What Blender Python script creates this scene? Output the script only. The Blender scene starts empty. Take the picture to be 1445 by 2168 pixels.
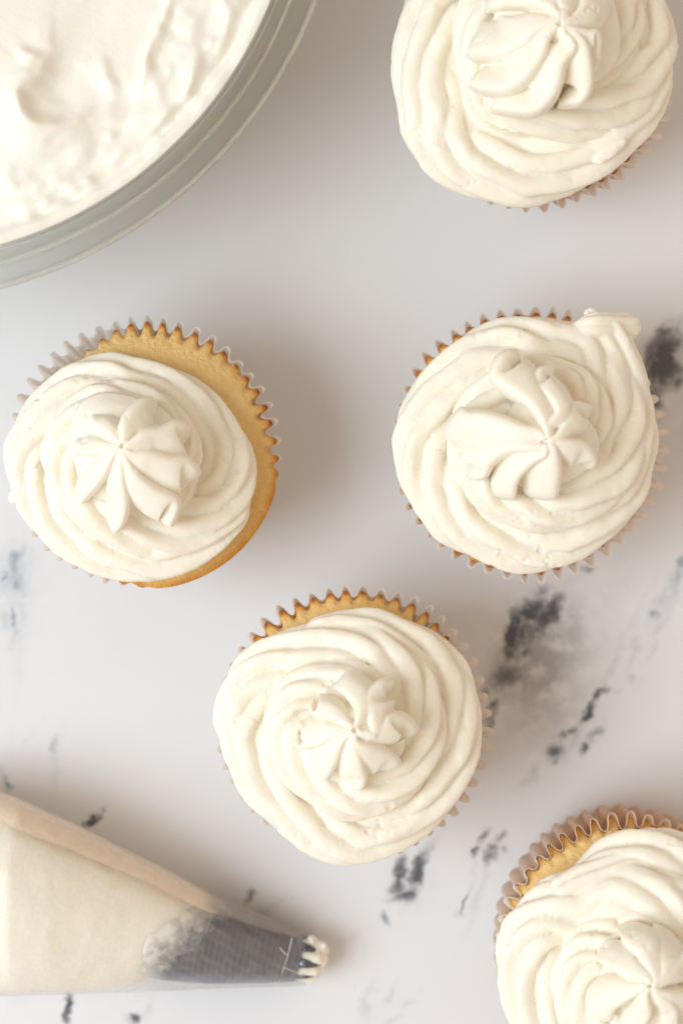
import bpy, bmesh, math, random
import numpy as np
from mathutils import Vector, Matrix, Euler

# ------------------------------------------------------------------ camera, world, lights, exposure
sc = bpy.context.scene
H = 0.600            # camera height above the table (m)
S = 0.0001306        # metres per photo pixel on the table
CX, CY = 722.5, 1084.0

cam_d = bpy.data.cameras.new("camera"); cam = bpy.data.objects.new("camera", cam_d)
sc.collection.objects.link(cam); sc.camera = cam
cam.location = (0, 0, H)
cam_d.sensor_fit = 'VERTICAL'; cam_d.sensor_height = 36.0; cam_d.sensor_width = 24.0
cam_d.lens = 18.0 / ((1084 * S) / H)
cam_d.clip_start = 0.01; cam_d.clip_end = 20
cam_d.dof.use_dof = True; cam_d.dof.focus_distance = H - 0.052; cam_d.dof.aperture_fstop = 7.5

w = bpy.data.worlds.new("World"); sc.world = w; w.use_nodes = True
bg = w.node_tree.nodes["Background"]; bg.inputs[0].default_value = (1.0, 0.82, 0.66, 1); bg.inputs[1].default_value = 0.64

def area(name, loc, target, sx, sy, power, col):
    d = bpy.data.lights.new(name, 'AREA'); d.shape = 'RECTANGLE'; d.size = sx; d.size_y = sy
    d.energy = power; d.color = col
    o = bpy.data.objects.new(name, d); sc.collection.objects.link(o)
    o.location = loc; o.rotation_euler = (Vector(target) - Vector(loc)).to_track_quat('-Z', 'Y').to_euler()
    return o
area("window_light", (-1.22, -0.30, 1.46), (0, -0.02, 0), 1.25, 1.35, 34.5, (0.735, 0.865, 0.985))

sc.view_settings.view_transform = 'Standard'; sc.view_settings.look = 'None'
sc.view_settings.exposure = -0.02; sc.view_settings.gamma = 1.0
sc.cycles.use_denoising = True
sc.cycles.max_bounces = 14; sc.cycles.diffuse_bounces = 6; sc.cycles.glossy_bounces = 5
sc.cycles.transmission_bounces = 12; sc.cycles.transparent_max_bounces = 16
sc.cycles.caustics_reflective = False; sc.cycles.caustics_refractive = True
sc.cycles.blur_glossy = 1.0; sc.cycles.sample_clamp_indirect = 6.0

# ------------------------------------------------------------------ helpers
COL = sc.collection
def P(px, py, z=0.0):
    k = S * (H - z) / H
    return np.array([(px - CX) * k, -(py - CY) * k, z])
def kz(z): return S * (H - z) / H          # metres per pixel at height z

def _hash(ix, iy, iz, seed):
    n = (ix * 374761393 + iy * 668265263 + iz * 2147483647 + seed * 144269) & 0xffffffff
    n = ((n ^ (n >> 13)) * 1274126177) & 0xffffffff
    return ((n ^ (n >> 16)) & 0xffff) / 65535.0 * 2 - 1
def noise3(p, seed=0):
    i = np.floor(p).astype(np.int64); f = p - i; u = f * f * f * (f * (f * 6 - 15) + 10)
    r = 0
    for dx in (0, 1):
        for dy in (0, 1):
            for dz in (0, 1):
                wgt = (u[:, 0] if dx else 1 - u[:, 0]) * (u[:, 1] if dy else 1 - u[:, 1]) * (u[:, 2] if dz else 1 - u[:, 2])
                r = r + wgt * _hash(i[:, 0] + dx, i[:, 1] + dy, i[:, 2] + dz, seed)
    return r
def fbm(p, oct=3, seed=0):
    a, r, s = 1.0, 0, 0
    for k in range(oct):
        r = r + a * noise3(p * (2.03 ** k) + 17.3 * k, seed + k); s += a; a *= 0.5
    return r / s

def crom(pts, n):
    """Catmull-Rom through pts (k x d), n samples"""
    pts = np.array(pts, float)
    if len(pts) == 2:
        t = np.linspace(0, 1, n)[:, None]; return pts[0] * (1 - t) + pts[1] * t
    q = np.vstack([2 * pts[0] - pts[1], pts, 2 * pts[-1] - pts[-2]])
    d = np.r_[0, np.cumsum(np.linalg.norm(np.diff(pts[:, :2], axis=0), axis=1))]; d /= d[-1]
    out = []
    for u in np.linspace(0, 1, n):
        i = min(np.searchsorted(d, u, side='right') - 1, len(pts) - 2); t = (u - d[i]) / max(d[i + 1] - d[i], 1e-9)
        p0, p1, p2, p3 = q[i], q[i + 1], q[i + 2], q[i + 3]
        out.append(0.5 * ((2 * p1) + (-p0 + p2) * t + (2 * p0 - 5 * p1 + 4 * p2 - p3) * t * t + (-p0 + 3 * p1 - 3 * p2 + p3) * t ** 3))
    return np.array(out)

def sstep(a, b, x):
    t = np.clip((x - a) / (b - a), 0, 1); return t * t * (3 - 2 * t)

def link(name, me, parent=None, mat=None, smooth=True):
    o = bpy.data.objects.new(name, me); COL.objects.link(o)
    if mat is not None:
        me.materials.clear(); me.materials.append(mat)
    if smooth: me.shade_smooth()
    if parent is not None: o.parent = parent
    return o
def mesh(name, verts, faces):
    me = bpy.data.meshes.new(name); me.from_pydata([tuple(v) for v in verts], [], [tuple(f) for f in faces]); me.update()
    return me
def thing(name, label, cat, loc, group=None):
    o = bpy.data.objects.new(name, None); COL.objects.link(o); o.location = loc
    o.empty_display_size = 0.02
    o['label'] = label; o['category'] = cat
    if group: o['group'] = group
    return o
def tag(o, label, cat):
    o['label'] = label; o['category'] = cat

def tube(rings):
    """rings: m x n x 3 closed cross-sections; capped with centre vertices"""
    m, n, _ = rings.shape
    v = rings.reshape(-1, 3); f = []
    for i in range(m - 1):
        a = i * n; b = a + n
        for j in range(n):
            k = (j + 1) % n; f.append((a + j, a + k, b + k, b + j))
    v = np.vstack([v, rings[0].mean(0), rings[-1].mean(0)])
    c0 = m * n; c1 = c0 + 1
    for j in range(n):
        k = (j + 1) % n; f.append((c0, k, j)); f.append((c1, (m - 1) * n + j, (m - 1) * n + k))
    return v, f
class Soup:
    def __init__(s): s.v = []; s.f = []; s.n = 0
    def add(s, v, f):
        s.f += [tuple(int(i) + s.n for i in q) for q in f]; s.v.append(np.asarray(v, float)); s.n += len(v)
    def mesh(s, name):
        return mesh(name, np.vstack(s.v), s.f)
    def fused(s, name, voxel, smooth_it=3, off=(0, 0, 0), disp=None, fac=0.5):
        """one continuous skin round everything in the soup"""
        me = s.mesh(name + "_raw"); o = bpy.data.objects.new("tmp", me); COL.objects.link(o)
        md = o.modifiers.new("r", 'REMESH'); md.mode = 'VOXEL'; md.voxel_size = voxel; md.adaptivity = 0
        if smooth_it:
            ms = o.modifiers.new("s", 'SMOOTH'); ms.factor = fac; ms.iterations = smooth_it
        dg = bpy.context.evaluated_depsgraph_get(); dg.update()
        out = bpy.data.meshes.new_from_object(o.evaluated_get(dg)); out.name = name
        bpy.data.objects.remove(o); bpy.data.meshes.remove(me)
        n = len(out.vertices); co = np.empty(n * 3); out.vertices.foreach_get('co', co); co = co.reshape(-1, 3)
        if disp is not None:
            nr = np.empty(n * 3); out.vertices.foreach_get('normal', nr); nr = nr.reshape(-1, 3)
            co = co + nr * disp(co, nr)[:, None]
        co -= np.array(off)
        out.vertices.foreach_set('co', co.ravel()); out.update()
        return out

# ------------------------------------------------------------------ materials
def nodes(name):
    m = bpy.data.materials.new(name); m.use_nodes = True; nt = m.node_tree
    return m, nt, nt.nodes, nt.links, nt.nodes["Principled BSDF"]
def N(ns, t, **kw):
    n = ns.new(t)
    for k, v in kw.items(): setattr(n, k, v)
    return n
def mathn(ns, L, op, a, b=None, c=None, clamp=False):
    n = ns.new('ShaderNodeMath'); n.operation = op; n.use_clamp = clamp
    for i, x in enumerate((a, b, c)):
        if x is None: continue
        if isinstance(x, (int, float)): n.inputs[i].default_value = x
        else: L.new(x, n.inputs[i])
    return n.outputs[0]
def noise_node(ns, L, vec, scale, detail=4, rough=0.55, dist=0.0):
    n = ns.new('ShaderNodeTexNoise'); n.inputs['Scale'].default_value = scale
    n.inputs['Detail'].default_value = detail; n.inputs['Roughness'].default_value = rough; n.inputs['Distortion'].default_value = dist
    L.new(vec, n.inputs['Vector']); return n
def bump(ns, L, b, h, strength, dist, prev=None):
    n = ns.new('ShaderNodeBump'); n.inputs['Strength'].default_value = strength; n.inputs['Distance'].default_value = dist
    L.new(h, n.inputs['Height'])
    if prev is not None: L.new(prev, n.inputs['Normal'])
    L.new(n.outputs[0], b.inputs['Normal']); return n.outputs[0]

def frosting_mat(name, col, rough=0.42, sss=0.0015, fine=0.45):
    m, nt, ns, L, b = nodes(name)
    tc = ns.new('ShaderNodeTexCoord').outputs['Object']
    b.inputs['Base Color'].default_value = (*col, 1); b.inputs['Roughness'].default_value = rough
    b.inputs['Subsurface Weight'].default_value = 0.8
    b.inputs['Subsurface Radius'].default_value = (1.0, 0.62, 0.28); b.inputs['Subsurface Scale'].default_value = sss
    b.inputs['Specular IOR Level'].default_value = 0.35
    n1 = noise_node(ns, L, tc, 900, 4, 0.6); n2 = noise_node(ns, L, tc, 260, 3, 0.5)
    p = bump(ns, L, b, n1.outputs[0], 0.35 * fine, 0.0005); bump(ns, L, b, n2.outputs[0], 0.25 * fine, 0.001, p)
    r = noise_node(ns, L, tc, 150, 3)
    mr = ns.new('ShaderNodeMapRange'); mr.inputs['To Min'].default_value = rough - 0.1; mr.inputs['To Max'].default_value = rough + 0.14
    L.new(r.outputs[0], mr.inputs['Value']); L.new(mr.outputs[0], b.inputs['Roughness'])
    return m
M_FROST = frosting_mat("vanilla_frosting", (0.915, 0.862, 0.742), 0.40, 0.0014)
M_BOWLFROST = frosting_mat("bowl_frosting", (0.90, 0.86, 0.765), 0.38, 0.001, 0.5)

def cake_mat():
    m, nt, ns, L, b = nodes("golden_sponge")
    tc = ns.new('ShaderNodeTexCoord').outputs['Object']
    at = ns.new('ShaderNodeAttribute'); at.attribute_name = 'crust'
    n1 = noise_node(ns, L, tc, 220, 5, 0.6); n2 = noise_node(ns, L, tc, 900, 4, 0.65)
    v = mathn(ns, L, 'ADD', at.outputs['Fac'], mathn(ns, L, 'MULTIPLY', mathn(ns, L, 'SUBTRACT', n1.outputs[0], 0.5), 0.5))
    v = mathn(ns, L, 'ADD', v, mathn(ns, L, 'MULTIPLY', mathn(ns, L, 'SUBTRACT', n2.outputs[0], 0.5), 0.25))
    r = ns.new('ShaderNodeValToRGB'); L.new(v, r.inputs[0]); e = r.color_ramp.elements
    e[0].position = 0.0; e[0].color = (0.90, 0.66, 0.31, 1)
    e[1].position = 1.0; e[1].color = (0.34, 0.13, 0.035, 1)
    for p_, c_ in ((0.35, (0.87, 0.57, 0.21, 1)), (0.62, (0.74, 0.37, 0.08, 1)), (0.82, (0.55, 0.21, 0.045, 1))):
        k = e.new(p_); k.color = c_
    L.new(r.outputs[0], b.inputs['Base Color'])
    b.inputs['Roughness'].default_value = 0.6; b.inputs['Specular IOR Level'].default_value = 0.3
    b.inputs['Subsurface Weight'].default_value = 0.5; b.inputs['Subsurface Scale'].default_value = 0.0015
    b.inputs['Subsurface Radius'].default_value = (1, 0.5, 0.2)
    p = bump(ns, L, b, n2.outputs[0], 0.9, 0.0010)
    vo = ns.new('ShaderNodeTexVoronoi'); vo.inputs['Scale'].default_value = 520; L.new(tc, vo.inputs['Vector'])
    bump(ns, L, b, vo.outputs['Distance'], 0.35, 0.0006, p)
    return m
M_CAKE = cake_mat()

def paper_mat():
    m, nt, ns, L, b = nodes("greaseproof_paper")
    tc = ns.new('ShaderNodeTexCoord').outputs['Object']
    at = ns.new('ShaderNodeAttribute'); at.attribute_name = 'stain'
    n1 = noise_node(ns, L, tc, 160, 4)
    f = mathn(ns, L, 'MULTIPLY', at.outputs['Fac'], mathn(ns, L, 'ADD', mathn(ns, L, 'MULTIPLY', n1.outputs[0], 1.4), 0.2), clamp=True)
    mx = ns.new('ShaderNodeMix'); mx.data_type = 'RGBA'; L.new(f, mx.inputs[0])
    mx.inputs[6].default_value = (0.99, 0.965, 0.93, 1); mx.inputs[7].default_value = (0.84, 0.58, 0.38, 1)
    L.new(mx.outputs[2], b.inputs['Base Color']); b.inputs['Roughness'].default_value = 0.5
    n2 = noise_node(ns, L, tc, 1200, 3); bump(ns, L, b, n2.outputs[0], 0.15, 0.0003)
    tr = ns.new('ShaderNodeBsdfTranslucent'); L.new(mx.outputs[2], tr.inputs[0])
    ms = ns.new('ShaderNodeMixShader'); ms.inputs[0].default_value = 0.75
    L.new(b.outputs[0], ms.inputs[1]); L.new(tr.outputs[0], ms.inputs[2])
    L.new(ms.outputs[0], ns['Material Output'].inputs[0])
    return m
M_PAPER = paper_mat()

def glass_mat():
    m, nt, ns, L, b = nodes("clear_glass")
    b.inputs['Base Color'].default_value = (0.985, 0.995, 0.985, 1); b.inputs['Roughness'].default_value = 0.015
    b.inputs['Transmission Weight'].default_value = 1.0; b.inputs['IOR'].default_value = 1.47
    tc = ns.new('ShaderNodeTexCoord').outputs['Object']; n1 = noise_node(ns, L, tc, 55, 4, .6); bump(ns, L, b, n1.outputs[0], .25, .0012)
    tp = ns.new('ShaderNodeBsdfTransparent'); tp.inputs[0].default_value = (.97, .99, .97, 1)
    ms = ns.new('ShaderNodeMixShader'); ms.inputs[0].default_value = .58; L.new(b.outputs[0], ms.inputs[1]); L.new(tp.outputs[0], ms.inputs[2])
    L.new(ms.outputs[0], ns['Material Output'].inputs[0])
    return m
M_GLASS = glass_mat()

def plastic_mat():
    m, nt, ns, L, b = nodes("clear_bag_plastic")
    tc = ns.new('ShaderNodeTexCoord').outputs['Object']
    b.inputs['Base Color'].default_value = (0.92, 0.91, 0.90, 1); b.inputs['Roughness'].default_value = 0.16
    b.inputs['Specular IOR Level'].default_value = 0.8
    # embossed dimples of a disposable bag
    vo = ns.new('ShaderNodeTexVoronoi'); vo.inputs['Scale'].default_value = 650; vo.inputs['Randomness'].default_value = 0.25
    mp = ns.new('ShaderNodeMapping'); mp.inputs['Scale'].default_value = (1, 0.55, 0.55); mp.inputs['Rotation'].default_value = (0, 0, 0.35)
    L.new(tc, mp.inputs[0]); L.new(mp.outputs[0], vo.inputs['Vector'])
    p = bump(ns, L, b, vo.outputs['Distance'], 0.5, 0.0004)
    n1 = noise_node(ns, L, tc, 90, 3, 0.5, 1.0); p = bump(ns, L, b, n1.outputs[0], 0.5, 0.003, p)
    tp = ns.new('ShaderNodeBsdfTransparent'); tp.inputs[0].default_value = (0.97, 0.965, 0.96, 1)
    lw = ns.new('ShaderNodeLayerWeight'); lw.inputs[0].default_value = 0.35; L.new(p, lw.inputs['Normal'])
    f = mathn(ns, L, 'MULTIPLY_ADD', lw.outputs['Facing'], 0.30, 0.06)
    f = mathn(ns, L, 'ADD', f, mathn(ns, L, 'MULTIPLY', mathn(ns, L, 'POWER', vo.outputs['Distance'], 2.0), .13), clamp=True)
    ms = ns.new('ShaderNodeMixShader'); L.new(f, ms.inputs[0])
    L.new(tp.outputs[0], ms.inputs[1]); L.new(b.outputs[0], ms.inputs[2])
    L.new(ms.outputs[0], ns['Material Output'].inputs[0])
    return m
M_PLASTIC = plastic_mat()

def flap_mat():
    m, nt, ns, L, b = nodes("shade_tinted_bag_seam")
    tc = ns.new('ShaderNodeTexCoord').outputs['Object']
    b.inputs['Base Color'].default_value = (0.90, 0.75, 0.60, 1); b.inputs['Roughness'].default_value = 0.35  # peach on the thin frosting film: the filling's shaded side painted in
    tp = ns.new('ShaderNodeBsdfTransparent'); tp.inputs[0].default_value = (0.96, 0.94, 0.92, 1)
    n1 = noise_node(ns, L, tc, 220, 4, 0.6, 0.6); bump(ns, L, b, n1.outputs[0], 0.35, 0.001)
    at = ns.new('ShaderNodeAttribute'); at.attribute_name = 'film_shade'
    f = mathn(ns, L, 'MULTIPLY', at.outputs['Fac'], mathn(ns, L, 'MULTIPLY_ADD', n1.outputs[0], 0.6, 0.55), clamp=True)
    ms = ns.new('ShaderNodeMixShader'); L.new(f, ms.inputs[0])
    L.new(tp.outputs[0], ms.inputs[1]); L.new(b.outputs[0], ms.inputs[2])
    L.new(ms.outputs[0], ns['Material Output'].inputs[0])
    return m
M_FLAP = flap_mat()

def metal_mat():
    m, nt, ns, L, b = nodes("stainless_nozzle")
    tc = ns.new('ShaderNodeTexCoord').outputs['Object']
    b.inputs['Base Color'].default_value = (0.17, 0.185, 0.23, 1); b.inputs['Metallic'].default_value = 1.0
    n1 = noise_node(ns, L, tc, 120, 3)
    mr = ns.new('ShaderNodeMapRange'); mr.inputs['To Min'].default_value = 0.14; mr.inputs['To Max'].default_value = 0.34
    L.new(n1.outputs[0], mr.inputs['Value']); L.new(mr.outputs[0], b.inputs['Roughness'])
    # a thin smear of frosting over the wide end
    sx = ns.new('ShaderNodeSeparateXYZ'); L.new(tc, sx.inputs[0]); n2 = noise_node(ns, L, tc, 150, 4, .6)
    n3 = noise_node(ns, L, tc, 420, 5, .6)
    u = mathn(ns, L, 'MULTIPLY_ADD', sx.outputs[0], -1 / .012, 1.45)
    u = mathn(ns, L, 'ADD', u, mathn(ns, L, 'MULTIPLY', sx.outputs[1], 75.0))
    u = mathn(ns, L, 'ADD', u, mathn(ns, L, 'MULTIPLY_ADD', n2.outputs[0], 2.2, -1.1))
    u = mathn(ns, L, 'ADD', u, mathn(ns, L, 'MULTIPLY_ADD', n3.outputs[0], .7, -.35), clamp=True)
    u = mathn(ns, L, 'MAXIMUM', u, mathn(ns, L, 'MULTIPLY_ADD', sx.outputs[0], -1 / .008, .9, clamp=True))
    fr = ns.new('ShaderNodeBsdfPrincipled'); fr.inputs['Base Color'].default_value = (.86, .82, .72, 1); fr.inputs['Roughness'].default_value = .5
    ms = ns.new('ShaderNodeMixShader'); L.new(u, ms.inputs[0]); L.new(b.outputs[0], ms.inputs[1]); L.new(fr.outputs[0], ms.inputs[2])
    L.new(ms.outputs[0], ns['Material Output'].inputs[0])
    return m
M_METAL = metal_mat()

# marks of the faux marble: x, y (photo pixels), half length, half width, angle, strength, blue?
MARKS = [  # wide grey clouds right of the middle cupcake: veins plus its shadow painted in
 (1150,1450,170,70,60,.30,0),(1310,1240,140,55,60,.24,0),(40,1250,130,55,80,.30,1),(890,1880,100,60,70,.22,0),(1425,900,130,70,75,.30,0),(60,1640,120,50,60,.2,1),(1050,1880,110,60,70,.18,0),(800,2130,120,40,60,.22,1),(1380,1330,120,50,66,.26,1),
 (1402,775,78,30,72,1.05,0),(1350,800,120,70,60,.3,0),(1090,1330,150,90,60,.25,0),(1180,1500,150,90,55,.22,0),(1428,810,34,16,65,.75,0),(1385,850,42,26,80,.8,0),(1380,740,60,34,60,.35,0),(1405,700,14,8,10,.35,0),(1440,690,26,7,75,.45,1),
 (1084,1345,46,17,79,1.2,0),(1122,1298,34,22,40,1.05,0),(1160,1302,50,17,58,1.0,0),(1118,1338,34,22,70,.7,0),(1122,1374,20,12,50,.7,0),(1140,1330,95,62,60,.33,0),
 (1060,1420,70,44,65,.38,0),(1022,1462,20,13,70,.85,0),(1036,1508,34,15,65,.9,0),(1030,1540,20,9,60,.7,0),(1065,1438,34,16,20,.45,0),
 (1235,1512,24,7,58,.95,0),(1212,1548,22,5,50,.6,0),(1172,1592,20,15,35,.75,0),(1192,1560,18,11,30,.6,0),(1240,1582,20,10,65,.85,0),(1262,1552,26,13,55,.55,0),
 (1268,1468,20,12,40,.7,0),(1256,1480,30,5,70,.35,0),(1298,1468,12,8,20,.4,1),(1220,1560,90,40,55,.22,0),(1135,1625,30,10,70,.35,0),(1105,1655,30,10,40,.3,0),
 (1383,1306,13,10,5,.8,1),(1410,1255,54,12,62,.5,1),(1432,1225,50,10,62,.55,1),(1443,1195,24,8,65,.8,1),(1336,1436,14,7,80,.6,1),(1340,1375,24,6,75,.3,1),(1330,1410,60,8,68,.22,1),
 (1240,1209,16,10,15,.6,0),(1140,1250,16,10,20,.45,0),(1170,1230,60,16,12,.25,0),
 (845,1855,48,13,78,.95,0),(884,1850,58,15,68,.95,0),(895,1812,26,12,60,.8,0),(858,1895,34,13,25,.8,0),(818,1942,13,8,-60,.9,1),(852,1940,44,10,85,.25,1),(865,1855,76,46,68,.22,0),
 (1012,1804,16,9,65,.85,0),(1022,1770,20,7,80,.6,0),(1048,1800,26,12,60,.55,0),(1057,1765,14,10,70,.55,0),(1070,1796,16,8,80,.55,0),(1045,1822,14,8,60,.5,0),(1040,1790,48,40,0,.22,0),
 (986,1903,24,5,72,.7,0),(974,1932,14,8,70,.4,0),(1000,1860,30,8,70,.25,0),
 (34,1185,36,14,65,.6,1),(6,1216,16,10,80,.7,1),(25,1205,56,34,70,.38,1),(42,1230,14,7,85,.5,1),(26,1308,32,8,78,.65,1),(30,1330,24,7,90,.4,1),(4,1315,20,12,90,.4,1),(26,1375,34,6,88,.25,1),
 (117,1580,24,8,80,.55,1),(108,1630,40,8,75,.25,1),(13,1662,20,9,88,.85,1),(5,1632,16,8,80,.5,1),(60,1565,60,3,55,.2,1),(192,1735,24,6,42,1.2,0),(212,1722,30,5,42,.4,0),
 (146,2132,36,9,86,1.25,0),(143,2112,16,10,60,.8,0),(280,2162,16,12,-70,1.0,0),(318,2128,34,8,60,.45,1),(40,2118,26,14,0,.3,1),(300,2150,60,14,50,.2,1),
 (778,2118,44,11,75,.42,1),(824,2112,40,7,62,.42,1),(864,2122,16,9,10,.42,1),(832,2162,22,9,30,.45,1),(748,2084,8,6,0,.35,1),(890,2092,12,6,60,.3,1),
 (1300,1400,190,9,63,.3,0),(930,1760,150,8,66,.22,0),(1010,1900,120,8,70,.28,0),(40,1420,190,10,84,.25,1),(120,1640,120,7,78,.25,1),(1400,1330,150,8,66,.28,1),(300,2100,160,9,30,.22,1),(524,1898,14,7,50,.7,0),(600,1912,14,6,30,.45,0),(626,1900,10,5,50,.4,0),(744,1988,22,12,40,.4,0),(560,1925,28,12,0,.5,0),
 (248,612,16,12,20,.22,1),(120,575,40,12,20,.2,1),(1425,720,30,10,75,.35,1),(180,2050,44,12,25,.4,0),(430,2065,30,10,25,.5,0),
]
def marble_mat():
    m, nt, ns, L, b = nodes("faux_marble")
    tc = ns.new('ShaderNodeTexCoord').outputs['Object']
    big = noise_node(ns, L, tc, 12, 3, 0.5); ragged = noise_node(ns, L, tc, 110, 5, 0.65)
    # ragged offset of the coordinates gives the marks torn edges
    sub = ns.new('ShaderNodeVectorMath'); sub.operation = 'SUBTRACT'; L.new(ragged.outputs['Color'], sub.inputs[0]); sub.inputs[1].default_value = (.5, .5, .5)
    scl = ns.new('ShaderNodeVectorMath'); scl.operation = 'MULTIPLY'; L.new(sub.outputs[0], scl.inputs[0]); scl.inputs[1].default_value = (0.0085, 0.0085, 0)
    add = ns.new('ShaderNodeVectorMath'); add.operation = 'ADD'; L.new(tc, add.inputs[0]); L.new(scl.outputs[0], add.inputs[1])
    vec = add.outputs[0]
    acc = {0: None, 1: None}
    for (x, y, a, c, ang, st, blue) in MARKS:
        p = P(x, y, 0)
        mp = ns.new('ShaderNodeMapping'); mp.vector_type = 'TEXTURE'
        mp.inputs['Location'].default_value = (p[0], p[1], 0); mp.inputs['Rotation'].default_value = (0, 0, math.radians(ang))
        mp.inputs['Scale'].default_value = (a * S * 1.55, c * S * 1.8, 1)
        g = ns.new('ShaderNodeTexGradient'); g.gradient_type = 'QUADRATIC_SPHERE' if False else 'SPHERICAL'
        L.new(vec, mp.inputs[0]); L.new(mp.outputs[0], g.inputs[0])
        o = mathn(ns, L, 'MULTIPLY', g.outputs[1], st)
        acc[blue] = o if acc[blue] is None else mathn(ns, L, 'MAXIMUM', acc[blue], o) if st > .5 else mathn(ns, L, 'ADD', acc[blue], mathn(ns, L, 'MULTIPLY', o, .7))
    speck = noise_node(ns, L, tc, 210, 5, 0.62); speck2 = noise_node(ns, L, tc, 150, 4, 0.6)
    gran = mathn(ns, L, 'ADD', mathn(ns, L, 'MULTIPLY', speck.outputs[0], .55), mathn(ns, L, 'MULTIPLY', speck2.outputs[0], .45))
    def mask(src, lo, hi):
        a = ns.new('ShaderNodeMapRange'); a.interpolation_type = 'SMOOTHSTEP'; a.inputs['From Min'].default_value = 0; a.inputs['From Max'].default_value = .75
        L.new(src, a.inputs['Value'])
        g = ns.new('ShaderNodeMapRange'); g.interpolation_type = 'SMOOTHSTEP'; g.inputs['From Min'].default_value = .40; g.inputs['From Max'].default_value = .60
        L.new(mathn(ns, L, 'ADD', gran, mathn(ns, L, 'MULTIPLY', src, .10)), g.inputs['Value'])
        f = mathn(ns, L, 'MULTIPLY', a.outputs[0], mathn(ns, L, 'MULTIPLY_ADD', g.outputs[0], .72, .22))
        return mathn(ns, L, 'MULTIPLY', f, mathn(ns, L, 'MULTIPLY_ADD', src, .55, .55), clamp=True)
    mk, mb = mask(acc[0], -0.05, 0.75), mask(acc[1], -0.05, 0.75)
    base = ns.new('ShaderNodeValToRGB'); L.new(big.outputs[0], base.inputs[0]); e = base.color_ramp.elements
    e[0].position = .3; e[0].color = (0.745, 0.742, 0.748, 1); e[1].position = .7; e[1].color = (0.79, 0.785, 0.785, 1)
    def mix(f, a, colr):
        x = ns.new('ShaderNodeMix'); x.data_type = 'RGBA'; L.new(f, x.inputs[0]); L.new(a, x.inputs[6]); x.inputs[7].default_value = colr; return x.outputs[2]
    c = mix(mb, base.outputs[0], (0.26, 0.33, 0.40, 1)); c = mix(mk, c, (0.105, 0.108, 0.125, 1))
    sp = noise_node(ns, L, tc, 75, 2, .5)                    # rare tiny flecks
    fl = ns.new('ShaderNodeMapRange'); fl.inputs['From Min'].default_value = .735; fl.inputs['From Max'].default_value = .80; L.new(speck.outputs[0], fl.inputs['Value'])
    c = mix(mathn(ns, L, 'MULTIPLY', fl.outputs[0], .35), c, (0.35, 0.36, 0.38, 1))
    L.new(c, b.inputs['Base Color'])
    b.inputs['Roughness'].default_value = 0.42; b.inputs['Specular IOR Level'].default_value = 0.35
    n5 = noise_node(ns, L, tc, 700, 4, .6); p = bump(ns, L, b, n5.outputs[0], 0.06, 0.0004)
    mp = ns.new('ShaderNodeMapping'); mp.inputs['Rotation'].default_value = (0, 0, 1.25); mp.inputs['Scale'].default_value = (14, 90, 1); L.new(tc, mp.inputs[0])
    n6 = noise_node(ns, L, mp.outputs[0], 1.0, 3, .5); bump(ns, L, b, n6.outputs[0], 0.05, 0.001, p)
    return m
M_MARBLE = marble_mat()

# ------------------------------------------------------------------ table top
def build_table():
    bm = bmesh.new(); bmesh.ops.create_grid(bm, x_segments=24, y_segments=24, size=0.6)
    me = bpy.data.meshes.new("table_top")
    g = bmesh.ops.extrude_face_region(bm, geom=list(bm.faces))
    bmesh.ops.translate(bm, verts=[v for v in g['geom'] if isinstance(v, bmesh.types.BMVert)], vec=(0, 0, -0.02))
    bmesh.ops.recalc_face_normals(bm, faces=bm.faces)
    bm.to_mesh(me); bm.free()
    o = link("table_top", me, None, M_MARBLE, False); o['kind'] = 'structure'
build_table()

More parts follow.
